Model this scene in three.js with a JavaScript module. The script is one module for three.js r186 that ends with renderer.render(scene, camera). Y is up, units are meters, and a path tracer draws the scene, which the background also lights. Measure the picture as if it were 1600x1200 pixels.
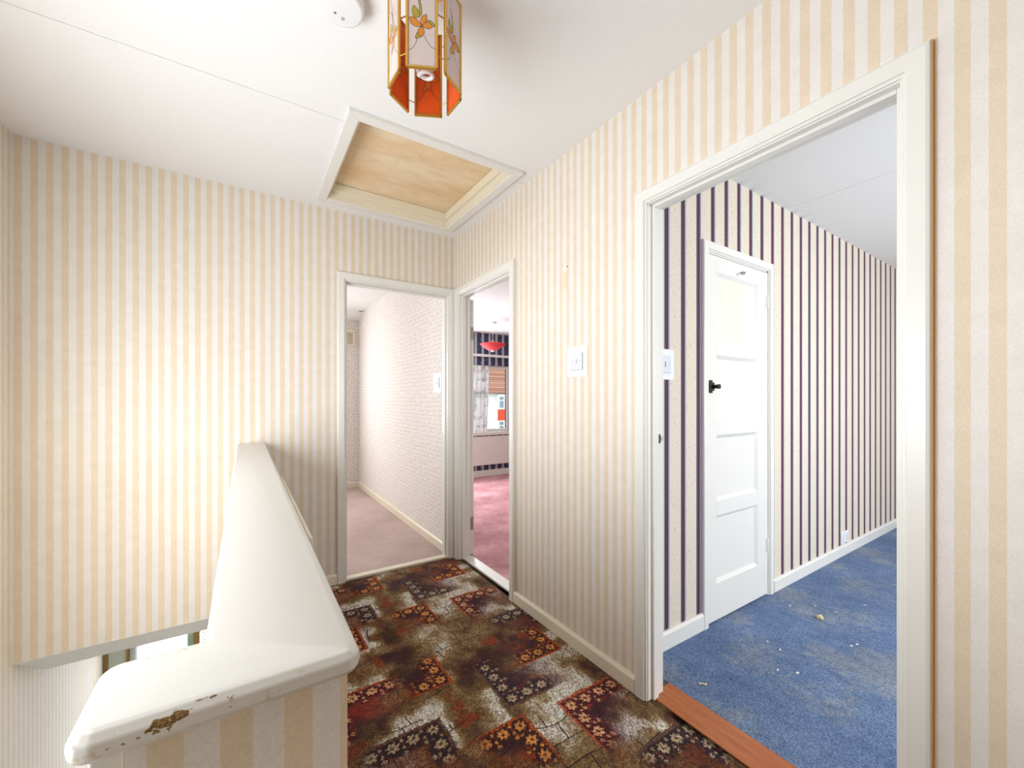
import * as THREE from 'three';
import { RoundedBoxGeometry } from 'three/addons/geometries/RoundedBoxGeometry.js';
import { mergeGeometries, toCreasedNormals } from 'three/addons/utils/BufferGeometryUtils.js';
import { RectAreaLightUniformsLib } from 'three/addons/lights/RectAreaLightUniformsLib.js';

// ---------------------------------------------------------------- camera, sky, daylight, exposure
const scene = new THREE.Scene();
const FOCAL = 638.94, YAW = 0.5792;
const camera = new THREE.PerspectiveCamera(2 * Math.atan(600 / FOCAL) * 180 / Math.PI, 1600 / 1200, 0.02, 300);
camera.position.set(-1.3496, 1.2058, 2.8648);
camera.lookAt(-1.3496 + Math.sin(YAW), 1.2058, 2.8648 - Math.cos(YAW));
camera.setViewOffset(1600, 1200, 0, -23.64, 1600, 1200);
scene.background = new THREE.Color().setRGB(2.9, 3.05, 3.2);
RectAreaLightUniformsLib.init();
const renderer = new THREE.WebGLRenderer({ antialias: true });
renderer.toneMapping = THREE.LinearToneMapping;
renderer.toneMappingExposure = 0.8;
renderer.shadowMap.enabled = true;
// daylight in the unseen windows, plus two added area lights for dim rooms
function windowLight(name, w, h, [x, y, z], [tx, ty, tz], level) {
  const l = new THREE.RectAreaLight(new THREE.Color().setRGB(0.95, 1.0, 1.07), level, w, h);
  l.name = name; l.position.set(x, y, z); l.lookAt(tx, ty, tz); scene.add(l);
}
windowLight('stair_window_daylight', 1.8, 1.15, [-2.27, 1.075, 1.7], [0, 1.075, 1.7], 10);
windowLight('back_bedroom_daylight', 1.9, 1.2, [1.9, 1.45, 4.57], [1.9, 1.45, 0], 15);
windowLight('front_bedroom_added_light', 1.05, 1.0, [0.98, 1.21, -2.69], [0.98, 1.21, 0], 27);  // added area light over the hidden part of the window, brightens the room
windowLight('box_room_daylight', 1.1, 1.1, [-1.55, 1.4, -2.99], [-1.55, 1.4, 0], 15);
windowLight('front_door_added_light', 0.6, 2.0, [-1.8, -1.4, -1.56], [-1.8, -1.4, 0], 18);  // added area light outside the glazed front door, brightens the hall downstairs

// ---------------------------------------------------------------- helpers
const CEIL = 2.44;
let seed = 7;
const rnd = () => { seed = (seed * 1664525 + 1013904223) >>> 0; return seed / 4294967296; };
const hash = (x, y, s = 0) => { let h = (x * 374761393 + y * 668265263 + s * 144305901) | 0; h = Math.imul(h ^ (h >>> 13), 1274126177); h ^= h >>> 16; return (h >>> 0) / 4294967296; };
function vnoise(x, y, px = 1e6, py = 1e6, s = 0) {
  const xi = Math.floor(x), yi = Math.floor(y), fx = x - xi, fy = y - yi;
  const m = (a, n) => ((a % n) + n) % n, ux = fx * fx * (3 - 2 * fx), uy = fy * fy * (3 - 2 * fy);
  const a = hash(m(xi, px), m(yi, py), s), b = hash(m(xi + 1, px), m(yi, py), s), c = hash(m(xi, px), m(yi + 1, py), s), d = hash(m(xi + 1, px), m(yi + 1, py), s);
  return a + (b - a) * ux + (c - a) * uy + (a - b - c + d) * ux * uy;
}
const clamp = (v, a = 0, b = 1) => Math.min(b, Math.max(a, v));
const sstep = (a, b, v) => { const t = clamp((v - a) / (b - a)); return t * t * (3 - 2 * t); };
const mix3 = (a, b, t) => [a[0] + (b[0] - a[0]) * t, a[1] + (b[1] - a[1]) * t, a[2] + (b[2] - a[2]) * t];
function texture(w, h, fn, srgb = true, wrap = THREE.RepeatWrapping) {       // fn(i, j) gives sRGB 0..255
  const d = new Uint8Array(w * h * 4);
  for (let j = 0; j < h; j++) for (let i = 0; i < w; i++) {
    const c = fn(i, j), k = (j * w + i) * 4;
    if (typeof c === 'number') d[k] = d[k + 1] = d[k + 2] = clamp(c, 0, 255); else { d[k] = clamp(c[0], 0, 255); d[k + 1] = clamp(c[1], 0, 255); d[k + 2] = clamp(c[2], 0, 255); }
    d[k + 3] = 255;
  }
  const t = new THREE.DataTexture(d, w, h);
  t.magFilter = THREE.LinearFilter; t.minFilter = THREE.LinearFilter; t.wrapS = t.wrapT = wrap;
  if (srgb) t.colorSpace = THREE.SRGBColorSpace;
  t.needsUpdate = true; return t;
}
function placed(t, sizeU, sizeV, offU = 0, offV = 0) { const c = t.clone(); c.repeat.set(1 / sizeU, 1 / sizeV); c.offset.set(offU, offV); c.needsUpdate = true; return c; }
const srgb = (r, g, b) => new THREE.Color(`rgb(${r},${g},${b})`);
const std = (o) => new THREE.MeshStandardMaterial(o);

const bases = new WeakMap();
const names = new Map();
function numbered(n) { const k = names.get(n) ?? 0; names.set(n, k + 1); return k ? `${n}_${String(k).padStart(3, '0')}` : n; }
function worldUV(g0) {
  const g = g0.index ? g0.toNonIndexed() : g0, p = g.attributes.position, uv = new Float32Array(p.count * 2);
  const a = new THREE.Vector3(), b = new THREE.Vector3(), c = new THREE.Vector3();
  for (let i = 0; i < p.count; i += 3) {
    a.fromBufferAttribute(p, i); b.fromBufferAttribute(p, i + 1); c.fromBufferAttribute(p, i + 2);
    const n = b.clone().sub(a).cross(c.clone().sub(a)), X = Math.abs(n.x), Y = Math.abs(n.y), Z = Math.abs(n.z);
    [a, b, c].forEach((v, k) => { const o = (i + k) * 2; if (X >= Y && X >= Z) { uv[o] = v.z; uv[o + 1] = v.y; } else if (Z >= Y) { uv[o] = v.x; uv[o + 1] = v.y; } else { uv[o] = v.x; uv[o + 1] = v.z; } });
  }
  g.setAttribute('uv', new THREE.BufferAttribute(uv, 2)); return g;
}
function mk(name, geo, mat, parent = scene, keepUV = false) {
  let g = Array.isArray(geo) ? mergeGeometries(geo.map((q) => { const r = q.index ? q.toNonIndexed() : q; for (const k of Object.keys(r.attributes)) if (!['position', 'normal', 'uv'].includes(k)) r.deleteAttribute(k); return r; })) : geo;
  if (!keepUV) g = worldUV(g);
  const m = new THREE.Mesh(g, mat), b = bases.get(parent);
  if (b) g.translate(-b.x, -b.y, -b.z);
  if (b) bases.set(m, b);
  m.name = parent === scene ? numbered(name) : name; m.castShadow = m.receiveShadow = true;
  parent.add(m); return m;
}
function thing(name, label, category, base = [0, 0, 0], group) {
  const o = new THREE.Group(); o.name = numbered(name); o.position.set(...base); scene.add(o);
  bases.set(o, new THREE.Vector3(...base)); tag(o, label, category, group); return o;
}
function tag(o, label, category, group, kind) { o.userData.label = label; o.userData.category = category; if (group) o.userData.group = group; if (kind) o.userData.kind = kind; return o; }
const struct = (o, label, category) => tag(o, label, category, null, 'structure');
function bx(x0, x1, y0, y1, z0, z1) { const g = new THREE.BoxGeometry(x1 - x0, y1 - y0, z1 - z0); g.translate((x0 + x1) / 2, (y0 + y1) / 2, (z0 + z1) / 2); return g; }
function rbx(x0, x1, y0, y1, z0, z1, r = 0.003, s = 2) { const g = new RoundedBoxGeometry(x1 - x0, y1 - y0, z1 - z0, s, Math.min(r, (x1 - x0) / 2.01, (y1 - y0) / 2.01, (z1 - z0) / 2.01)); g.translate((x0 + x1) / 2, (y0 + y1) / 2, (z0 + z1) / 2); return g; }
function cyl(r0, r1, h, [x, y, z], n = 24) { const g = new THREE.CylinderGeometry(r1, r0, h, n); g.translate(x, y + h / 2, z); return g; }
function flip(g0) { const g = g0.index ? g0.toNonIndexed() : g0; for (const k of Object.keys(g.attributes)) { const a = g.attributes[k], n = a.itemSize; for (let i = 0; i < a.count; i += 3) for (let q = 0; q < n; q++) { const t = a.array[(i + 1) * n + q]; a.array[(i + 1) * n + q] = a.array[(i + 2) * n + q]; a.array[(i + 2) * n + q] = t; } } return g; }
// a wall slab in the plane of x (axis 'x') or z (axis 'z') with rectangular openings [u0, u1, y0, y1]
function slab(axis, a0, a1, u0, u1, y0, y1, holes = []) {
  const s = new THREE.Shape([[u0, y0], [u1, y0], [u1, y1], [u0, y1]].map((p) => new THREE.Vector2(...p)));
  for (const [p0, p1, q0, q1] of holes) s.holes.push(new THREE.Path([[p0, q0], [p0, q1], [p1, q1], [p1, q0]].map((p) => new THREE.Vector2(...p))));
  let g = new THREE.ExtrudeGeometry(s, { depth: a1 - a0, bevelEnabled: false });
  g.translate(0, 0, a0);
  if (axis === 'x') { const m = new THREE.Matrix4().set(0, 0, 1, 0, 0, 1, 0, 0, 1, 0, 0, 0, 0, 0, 0, 1); g.applyMatrix4(m); g = flip(g); g.computeVertexNormals(); }
  return g;
}
// horizontal slab with rectangular openings in x, z
function deck(y0, y1, x0, x1, z0, z1, holes = []) {
  const s = new THREE.Shape([[x0, -z0], [x1, -z0], [x1, -z1], [x0, -z1]].map((p) => new THREE.Vector2(...p)));
  for (const [p0, p1, q0, q1] of holes) s.holes.push(new THREE.Path([[p0, -q0], [p1, -q0], [p1, -q1], [p0, -q1]].map((p) => new THREE.Vector2(...p))));
  const g = new THREE.ExtrudeGeometry(s, { depth: y1 - y0, bevelEnabled: false });
  g.rotateX(-Math.PI / 2); g.translate(0, y0, 0); return g;
}
function extrudeX(pts, x0, x1) {                                            // profile given as [z, y], swept along x
  const g = new THREE.ExtrudeGeometry(new THREE.Shape(pts.map(([z, y]) => new THREE.Vector2(-z, y))), { depth: x1 - x0, bevelEnabled: false });
  g.rotateY(Math.PI / 2); g.translate(x0, 0, 0); return g;
}
const tube = (pts, r, n = 24, k = 8) => new THREE.TubeGeometry(new THREE.CatmullRomCurve3(pts.map((p) => new THREE.Vector3(...p))), n, r, k);

// ---------------------------------------------------------------- surfaces
const PERIOD = 0.0515;
const paperTex = texture(1024, 1024, (i, j) => {                              // ten stripes across 0.515 m, printed satin and matt
  const u = (i / 1024 * 10) % 1, e = vnoise(i / 3, j / 9, 341, 113, 5) * 0.012;
  const d = sstep(0.245, 0.265, u + e) - sstep(0.735, 0.755, u + e);
  const grain = (hash(i, j, 1) - 0.5) * 7 + (vnoise(i / 4, j / 4, 256, 256, 2) - 0.5) * 10 + (vnoise(i / 64, j / 64, 16, 16, 3) - 0.5) * 5;
  const c = mix3([228, 223, 216], [223, 206, 181], d);
  return [c[0] + grain, c[1] + grain, c[2] + grain * 1.15];
});
const phase = (centre) => { const q = 0.5 / 10 - centre / 0.515; return ((q % 0.1) + 0.1) % 0.1; };
const paperZ = std({ map: placed(paperTex, 0.515, 0.515, phase(-2.031)), roughness: 0.62 });
const paperX = std({ map: placed(paperTex, 0.515, 0.515, phase(2.444)), roughness: 0.62 });
const plasterBump = texture(512, 512, (i, j) => 128 + (vnoise(i / 8, j / 8, 64, 64, 1) - 0.5) * 90 + (vnoise(i / 3, j / 3, 170, 170, 2) - 0.5) * 50, false);
const ceilingMat = std({ color: srgb(238, 237, 235), roughness: 0.9, bumpMap: placed(plasterBump, 0.4, 0.4), bumpScale: 0.0008 });
const plainMat = std({ color: srgb(228, 224, 214), roughness: 0.85 });
const gloss = std({ color: srgb(230, 228, 221), roughness: 0.3 });
const glossCream = std({ color: srgb(233, 224, 202), roughness: 0.35 });
const plastic = std({ color: srgb(234, 234, 233), roughness: 0.35 });
const plasticCool = std({ color: srgb(218, 219, 226), roughness: 0.35 });
const darkMetal = std({ color: srgb(40, 36, 34), roughness: 0.4, metalness: 0.4 });
const steel = std({ color: srgb(170, 165, 155), roughness: 0.35, metalness: 0.9 });
const brass = std({ color: srgb(214, 165, 74), roughness: 0.28, metalness: 0.85 });
const brownPaint = std({ color: srgb(150, 118, 62), roughness: 0.5 });
const glass = new THREE.MeshPhysicalMaterial({ color: 0xffffff, roughness: 0.02, transmission: 1, thickness: 0, ior: 1.45 });
const pile = texture(512, 512, (i, j) => 128 + (hash(i, j, 3) - 0.5) * 150 + (vnoise(i / 3, j / 3, 170, 170, 4) - 0.5) * 100, false);
const woodTex = (light, dark, s, nx = 1, ny = 1, turn = false) => texture(512, 512, (a, b) => {
  const i = turn ? b : a, j = turn ? a : b;
  const w = vnoise(i / 128 * nx, j / 16 * ny, 4 * nx, 32 * ny, s) * 0.5 + vnoise(i / 32 * nx, j / 5 * ny, 16 * nx, Math.round(102.4 * ny), s + 1) * 0.3 + vnoise(i / 9, j / 2, 57, 256, s + 2) * 0.2;
  return mix3(light, dark, clamp(w * 1.5 - 0.35));
});
const plywood = std({ map: placed(texture(512, 512, (i, j) => {
  const w = vnoise(i / 128, j / 64, 4, 8, 3) * 0.6 + vnoise(i / 60, j / 16, 8.53 | 0, 32, 4) * 0.3 + vnoise(i / 16, j / 4, 32, 128, 5) * 0.1;
  const k = sstep(0.72, 0.8, vnoise(i / 20, j / 12, 25, 42, 9));
  return mix3(mix3([238, 219, 186], [224, 192, 146], clamp(w * 1.5 - 0.25)), [190, 150, 100], k * 0.1);
}), 0.8, 0.8), roughness: 0.7 });
const thresholdWood = std({ map: placed(woodTex([190, 112, 60], [158, 84, 40], 21, 1, 1, true), 0.16, 0.6), roughness: 0.45 });

// patterned landing carpet: repeats every 1.018 m along the landing; L shaped flower borders on a stony ground
const CW = 1440, CH = 1024, CX0 = -1.36, CREP = 1.018, MX = 1.44 / CW;
const rust = { edge: [206, 92, 24], bed: [58, 14, 8], petal: [236, 156, 76], heart: [110, 38, 10], dye: [164, 60, 14] };
const pinkRust = { edge: [216, 100, 50], bed: [76, 14, 22], petal: [240, 178, 128], heart: [130, 40, 26], dye: [150, 44, 34] };
const grey = { edge: [118, 82, 62], bed: [46, 22, 32], petal: [190, 166, 132], heart: [92, 60, 44], dye: [112, 50, 24] };
const Ls = [];
{
  const set = [[-0.316, 0.584, 1, 1, 0.34, 0.30, pinkRust], [-0.062, 0.326, -1, -1, 0.28, 0.28, rust], [-0.49, 0.510, 1, -1, 0.27, 0.36, grey],
    [-0.455, 0.557, -1, 1, 0.23, 0.27, rust], [-0.603, 0.250, -1, -1, 0.19, 0.24, rust], [-0.732, 0.398, -1, 1, 0.33, 0.23, grey]];
  for (const s of set) for (const [dx, dz] of [[0, 0], [0.786, 0.509], [-0.786, 0.509]]) for (const w of [-1, 0, 1, -2]) Ls.push([s[0] + dx, s[1] + dz + w * CREP, ...s.slice(2)]);
}
const near = Ls.filter((l) => l[0] > CX0 - 0.4 && l[0] < 0.5 && l[1] > -0.5 && l[1] < CREP + 0.5);
const carpetTex = texture(CW, CH, (i, j) => {
  const x = CX0 + (i + 0.5) * MX, z = (j + 0.5) / CH * CREP, zn = z / CREP;
  const wob = (vnoise(i / 5, j / 5, 288, 205, 11) - 0.5) * 0.009;
  const big = vnoise(x * 5.5, zn * 6, 1e6, 6, 21), mid = vnoise(x * 15, zn * 15, 1e6, 15, 22), fine = vnoise(x * 44, zn * 44, 1e6, 44, 24), streak = vnoise(x * 150 + zn * 50, zn * 70, 1e6, 70, 23);
  let t = big * 0.62 + mid * 0.36 + fine * 0.14 - 0.1, dyeing = 0, dyed = [60, 18, 28], dyeT = 0;
  let band = null, inn = 0, pale = 0;
  const m = vnoise(x * 24, zn * 24, 1e6, 24, 51);
  for (const [cx, cz, sx, sz, la, lb, k] of near) {
    const p = (x - cx) * sx + wob, q = (z - cz) * sz + wob;
    if (p > la + 0.1 || q > lb + 0.1 || p < -0.12 || q < -0.12) continue;
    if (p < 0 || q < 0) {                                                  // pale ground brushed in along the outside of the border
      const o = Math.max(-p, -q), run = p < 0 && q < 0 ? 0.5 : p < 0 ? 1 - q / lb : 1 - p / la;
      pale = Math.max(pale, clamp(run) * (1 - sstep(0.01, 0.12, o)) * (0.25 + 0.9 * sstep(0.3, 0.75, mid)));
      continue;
    }
    const W = 0.098, A = q < W ? (1 - sstep(la * 0.7, la, p)) * (1 - sstep(W * 0.8, W, q)) : 0, B = p < W ? (1 - sstep(lb * 0.7, lb, q)) * (1 - sstep(W * 0.8, W, p)) : 0;
    const f = clamp(1 - sstep(0.06, Math.max(la, lb) * 1.15, Math.hypot(p, q)));
    if (f * (0.6 + m) > dyeing) { dyeing = clamp(f * (0.6 + m)); dyeT = sstep(0.42, 0.62, vnoise(x * 17 + 5, zn * 17, 1e6, 17, 55)); dyed = mix3([56, 14, 34], k.dye, dyeT); }
    const e = Math.max(A, B);
    if (e > inn) {
      inn = e;
      let b = mix3(k.bed, k.dye, sstep(0.45, 0.7, vnoise(x * 70, zn * 70, 1e6, 70, 52)));
      if (q < 0.012 || p < 0.012) b = mix3(k.edge, k.bed, sstep(0.55, 0.8, hash(i >> 2, j >> 2, 53)) * 0.6);
      else {
        const s = A >= B ? p : q, d = A >= B ? q : p;
        for (const [r0, ring, pitch, shift] of [[0.0255, 0.043, 0.074, 0.043], [0.011, 0.082, 0.074, 0.080], [0.0085, 0.026, 0.074, 0.080], [0.008, 0.060, 0.074, 0.080]]) {
          const n = Math.round((s - shift) / pitch), ds = s - (n * pitch + shift), dd = d - ring, r = Math.hypot(ds, dd), a = Math.atan2(dd, ds);
          const pet = r0 * (0.82 + 0.18 * Math.cos(a * 7 + n));
          if (r < pet) b = r < r0 * 0.26 ? k.heart : mix3(k.petal, k.edge, sstep(0.45, 1.15, r / r0) * 0.5 + (hash(i >> 1, j >> 1, 54) - 0.5) * 0.4);
          else if (r < r0 * 1.28) b = k.bed;
        }
      }
      band = b;
    }
  }
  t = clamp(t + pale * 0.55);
  let c = mix3(mix3([66, 36, 15], [64, 18, 24], sstep(0.4, 0.65, vnoise(x * 11 + 7, zn * 12, 1e6, 12, 66))), [146, 114, 70], sstep(0.14, 0.52, t));
  c = mix3(c, [158, 62, 18], sstep(0.66, 0.74, vnoise(x * 12 + 1, zn * 13, 1e6, 13, 67)) * (1 - sstep(0.3, 0.5, t)) * 0.9);
  c = mix3(c, [240, 231, 214], sstep(0.47, 0.88, t));
  c = mix3(c, [84, 54, 24], clamp((streak - 0.45) * 0.9));
  // stony joints, showing here and there
  const wx = x + (vnoise(x * 9, zn * 10, 1e6, 10, 40) - 0.5) * 0.06, wz = zn * 11 + (vnoise(x * 8, zn * 9, 1e6, 9, 41) - 0.5) * 0.9, row = Math.floor(wz);
  const cell = (wx + hash(((row % 11) + 11) % 11, 3, 31) * 0.17) / 0.145, fz = Math.abs(wz - Math.round(wz)) * 0.092, fx = Math.abs(cell - Math.round(cell)) * 0.145;
  if (Math.min(fx, fz) < 0.0024) c = mix3(c, [44, 26, 22], sstep(0.52, 0.66, vnoise(x * 7 + 3, zn * 8, 1e6, 8, 42)) * 0.85);
  c = mix3(c, dyed, dyeing * 0.93);
  if (band) c = mix3(c, band, inn);
  const g = 0.72 + hash(i, j, 61) * 0.36 + (vnoise(i / 2.5, j / 2.5, 576, 410, 62) - 0.5) * 0.8 + (vnoise(i / 7, j / 4, 206, 256, 64) - 0.5) * 0.35;
  const fleck = hash(i >> 1, j >> 1, 63) > 0.9993 ? 110 : 0;
  return [c[0] * g + fleck, c[1] * g + fleck, c[2] * g + fleck];
});
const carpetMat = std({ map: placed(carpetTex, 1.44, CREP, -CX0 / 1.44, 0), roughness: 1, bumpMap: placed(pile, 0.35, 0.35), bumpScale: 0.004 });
const mottled = (base, spread, s, extra) => texture(1024, 1024, (i, j) => {
  const n = (vnoise(i / 170, j / 170, 6, 6, s) - 0.5) * spread + (vnoise(i / 34, j / 34, 30, 30, s + 1) - 0.5) * spread * 0.45 + (vnoise(i / 3, j / 3, 341, 341, s + 2) - 0.5) * spread * 0.6 + (hash(i, j, s) - 0.5) * spread * 0.8;
  const c = [base[0] + n, base[1] + n, base[2] + n]; return extra ? extra(c, i, j) : c;
});
const blueCarpet = std({ map: placed(texture(1024, 1024, (i, j) => {
  const n = (vnoise(i / 170, j / 170, 6, 6, 71) - 0.5) * 16 + (vnoise(i / 30, j / 46, 34, 22, 72) - 0.5) * 16 + (vnoise(i / 2.6, j / 2.6, 394, 394, 73) - 0.5) * 62 + (hash(i, j, 74) - 0.5) * 40;
  const worn = sstep(0.45, 0.8, vnoise(i / 146 + 3, j / 146, 7, 7, 77) * 0.7 + vnoise(i / 20, j / 20, 51, 51, 78) * 0.3), c = mix3([98, 120, 156], [138, 144, 150], worn * 0.65);
  return hash(i >> 1, j >> 1, 79) > 0.996 ? [c[0] + 66, c[1] + 64, c[2] + 56] : [c[0] + n, c[1] + n, c[2] + n];
}), 1.3, 1.3), roughness: 1, bumpMap: placed(pile, 0.6, 0.6), bumpScale: 0.004 });
const pinkCarpet = std({ map: placed(mottled([198, 174, 166], 20, 81), 1.2, 1.2), roughness: 1, bumpMap: placed(pile, 0.4, 0.4), bumpScale: 0.003 });
const redCarpet = std({ map: placed(mottled([192, 138, 142], 40, 91), 1.1, 1.1), roughness: 1, bumpMap: placed(pile, 0.4, 0.4), bumpScale: 0.003 });
// bedroom stripe: burgundy between slate lines on a beige vermicelli ground, one stripe each 0.1315 m (four across the sheet)
const bedTex = texture(1024, 1024, (i, j) => {
  const u = (i / 256) % 1, x = (u - 0.5) * 0.1315;
  const squig = Math.abs(vnoise(i / 9, j / 14, 113, 73, 101) - 0.5) < 0.045 ? 1 : 0;
  let c = mix3([221, 211, 192], [176, 156, 140], squig * 0.55);
  c = [c[0] + (hash(i, j, 5) - 0.5) * 8, c[1] + (hash(i, j, 5) - 0.5) * 8, c[2] + (hash(i, j, 5) - 0.5) * 8];
  const slate = sstep(-0.0215, -0.0185, x) * (1 - sstep(0.0205, 0.0235, x));
  c = mix3(c, x > 0 ? [138, 150, 172] : [98, 100, 122], slate);
  const core = sstep(-0.0135, -0.0115, x) * (1 - sstep(0.0105, 0.0125, x));
  c = mix3(c, [92, 36, 54], core);
  return mix3(c, [46, 34, 58], core * sstep(0.006, 0.009, Math.abs(x + 0.002)) * 0.7);
});
const bedPaper = std({ map: placed(bedTex, 0.526, 0.526, (((0.125 - 0.365 / 0.526) % 0.25) + 0.25) % 0.25), roughness: 0.8 });
const sprigTex = texture(512, 512, (i, j) => {
  const cx = i / 32, cz = j / 32, ci = Math.floor(cx), cj = Math.floor(cz); let c = [232, 226, 221];
  const n = (hash(i, j, 2) - 0.5) * 5; c = [c[0] + n, c[1] + n, c[2] + n];
  for (let a = -1; a <= 1; a++) for (let b = -1; b <= 1; b++) {
    const ii = (ci + a + 16) % 16, jj = (cj + b + 16) % 16, h1 = hash(ii, jj, 7), h2 = hash(ii, jj, 8);
    const px = ci + a + 0.25 + h1 * 0.5 + (jj % 2) * 0.2, pz = cj + b + 0.25 + h2 * 0.5, dx = cx - px, dz = cz - pz, r = Math.hypot(dx, dz);
    if (r < 0.15 && h2 > 0.2) c = h1 > 0.5 ? [190, 150, 138] : [166, 146, 130];
    else if (Math.abs(dx - dz * (h2 > 0.5 ? 0.6 : -0.7)) < 0.05 && r < 0.46) c = mix3(c, [186, 172, 154], 0.7);
  }
  return c;
});
const sprigPaper = std({ map: placed(sprigTex, 0.58, 0.58), roughness: 0.85 });
const navyTex = texture(512, 512, (i, j) => {
  const u = (i / 128) % 1, navy = sstep(0.16, 0.18, u) - sstep(0.82, 0.84, u);
  const fl = sstep(0.7, 0.75, vnoise(i / 11, j / 11, 46, 46, 5));
  return mix3(mix3([168, 166, 172], [196, 188, 186], vnoise(i / 6, j / 20, 85, 25, 2)), mix3([36, 50, 86], [150, 146, 150], fl * 0.6), navy);
});
const navyPaper = std({ map: placed(navyTex, 0.492, 0.492, ((0.125 - 1.686 / 0.492) % 0.25 + 0.25) % 0.25), roughness: 0.8 });

// ---------------------------------------------------------------- shell
const DA = { u0: -0.787, u1: -0.060 }, DB = { u0: 0.080, u1: 0.780 }, DC = { u0: 1.797, u1: 2.545 }, HEAD = 1.985;
const LIN = 0.026;
struct(mk('wall_back', [slab('z', -0.05, 0, -2.36, 0.04, -0.03, CEIL + 0.12, [[DA.u0 - LIN, DA.u1 + LIN, 0, HEAD + LIN]])], paperZ), 'cream and beige striped papered wall behind the half wall and box room door', 'wall');
const wallRight = struct(mk('wall_right', slab('x', 0, 0.05, 0, 4.3, -0.02, CEIL + 0.12, [[DB.u0 - LIN, DB.u1 + LIN, 0, HEAD + LIN], [DC.u0 - LIN, DC.u1 + LIN, 0, HEAD + LIN]]), paperX), 'cream and beige striped papered wall pierced by the two bedroom doorways', 'wall');
struct(mk('wall_left', slab('x', -2.36, -2.258, -3.1, 4.3, -2.7, CEIL + 0.12, [[0.8, 2.6, 0.5, 1.65]]), paperX), 'striped papered wall along the open side of the stairwell', 'wall');
struct(mk('wall_rear', slab('z', 4.2, 4.3, -2.258, 0, -0.02, CEIL + 0.12), paperZ), 'striped papered wall at the end of the landing behind the viewer', 'wall');
// other faces of those walls, in the papers of the rooms they belong to
struct(mk('wall_box_room_door_side', slab('z', -0.1, -0.05, -2.258, -0.03, -0.02, CEIL + 0.12, [[DA.u0 - LIN, DA.u1 + LIN, 0, HEAD + LIN]]), sprigPaper), 'sprig papered wall of the box room around its doorway', 'wall');
struct(mk('wall_box_room_right', slab('x', -0.03, 0.02, -3.1, -0.05, -0.02, CEIL + 0.12), sprigPaper), 'off-white wall with tiny sprigs running down the box room', 'wall');
struct(mk('wall_box_room_front', slab('z', -3.1, -3.0, -2.258, -0.03, -0.1, CEIL + 0.12, [[-2.1, -1.0, 0.85, 1.95]]), sprigPaper), 'sprig papered end wall of the box room', 'wall');
struct(mk('wall_front_bedroom_left', slab('x', 0.05, 0.09, -2.8, 1.5, -0.02, CEIL + 0.12, [[DB.u0 - LIN, DB.u1 + LIN, 0, HEAD + LIN]]), plainMat), 'plain pale wall of the front bedroom beside its doorway', 'wall');
struct(mk('wall_front_bedroom_window', slab('z', -2.8, -2.7, 0.05, 3.93, -0.1, CEIL + 0.12, [[0.44, 2.255, 0.69, 1.735]]), navyPaper), 'navy striped wall around the front bedroom window', 'wall');
struct(mk('wall_front_bedroom_rear', slab('z', 1.45, 1.5, 0.05, 3.93, -0.02, CEIL + 0.12), plainMat), 'plain pale wall at the back of the front bedroom', 'wall');
struct(mk('wall_side', slab('x', 3.83, 3.93, -2.8, 4.7, -0.1, CEIL + 0.12), bedPaper), 'striped side wall at the far end of the blue carpeted bedroom', 'wall');
const wallStripe = struct(mk('wall_back_bedroom_stripe', slab('z', 1.55, 1.615, 0.05, 3.83, -0.02, CEIL + 0.12, [[0.682, 1.352, 0, 2.0]]), bedPaper), 'beige wall with narrow burgundy stripes holding the cupboard door', 'wall');
struct(mk('wall_back_bedroom_left', slab('x', 0.05, 0.09, 1.5, 4.7, -0.02, CEIL + 0.12, [[DC.u0 - LIN, DC.u1 + LIN, 0, HEAD + LIN]]), bedPaper), 'striped wall of the back bedroom around its doorway', 'wall');
struct(mk('wall_back_bedroom_window', slab('z', 4.6, 4.7, 0.05, 3.93, -0.1, CEIL + 0.12, [[0.95, 2.85, 0.85, 2.05]]), bedPaper), 'striped wall with the back bedroom window', 'wall');

// ceilings: boards with open joints, and a layer above
struct(mk('ceiling', [deck(CEIL, CEIL + 0.02, -2.3, -0.95, -0.02, 0.9355), deck(CEIL, CEIL + 0.02, -0.115, 0, -0.02, 0.9355), deck(CEIL, CEIL + 0.02, -0.95, -0.115, -0.02, 0.14), deck(CEIL, CEIL + 0.02, -2.3, -0.95, 0.938, 4.25), deck(CEIL, CEIL + 0.02, -0.115, 0, 0.938, 4.25), deck(CEIL, CEIL + 0.02, -0.95, -0.115, 1.02, 4.25), deck(CEIL + 0.022, CEIL + 0.1, -2.3, 0, -0.02, 4.25, [[-0.95, -0.115, 0.14, 1.02]])], ceilingMat), 'white boarded landing ceiling with a hairline joint', 'ceiling');
struct(mk('ceiling_box_room', deck(2.37, 2.44, -2.3, -0.02, -3.05, -0.08), ceilingMat), 'white ceiling of the box room', 'ceiling');
struct(mk('trim_ceiling_cove', extrudeX([[-3.0, 2.28], [-2.955, 2.287], [-2.9, 2.305], [-2.84, 2.332], [-2.79, 2.356], [-2.745, 2.372], [-3.0, 2.372]], -2.258, -0.03), ceilingMat), 'white curved cove where box room ceiling meets end wall', 'cove');
struct(mk('ceiling_front_bedroom', deck(2.235, 2.33, 0.07, 3.85, -2.72, 1.48), ceilingMat), 'white ceiling over the red lampshade', 'ceiling');
struct(mk('ceiling_back_bedroom', [deck(CEIL, CEIL + 0.02, 0.07, 1.596, 1.56, 4.65), deck(CEIL, CEIL + 0.02, 1.599, 3.85, 1.56, 4.65), deck(CEIL + 0.02, CEIL + 0.1, 0.07, 3.85, 1.56, 4.65)], ceilingMat), 'white boarded ceiling of the blue carpeted bedroom', 'ceiling');
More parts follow.
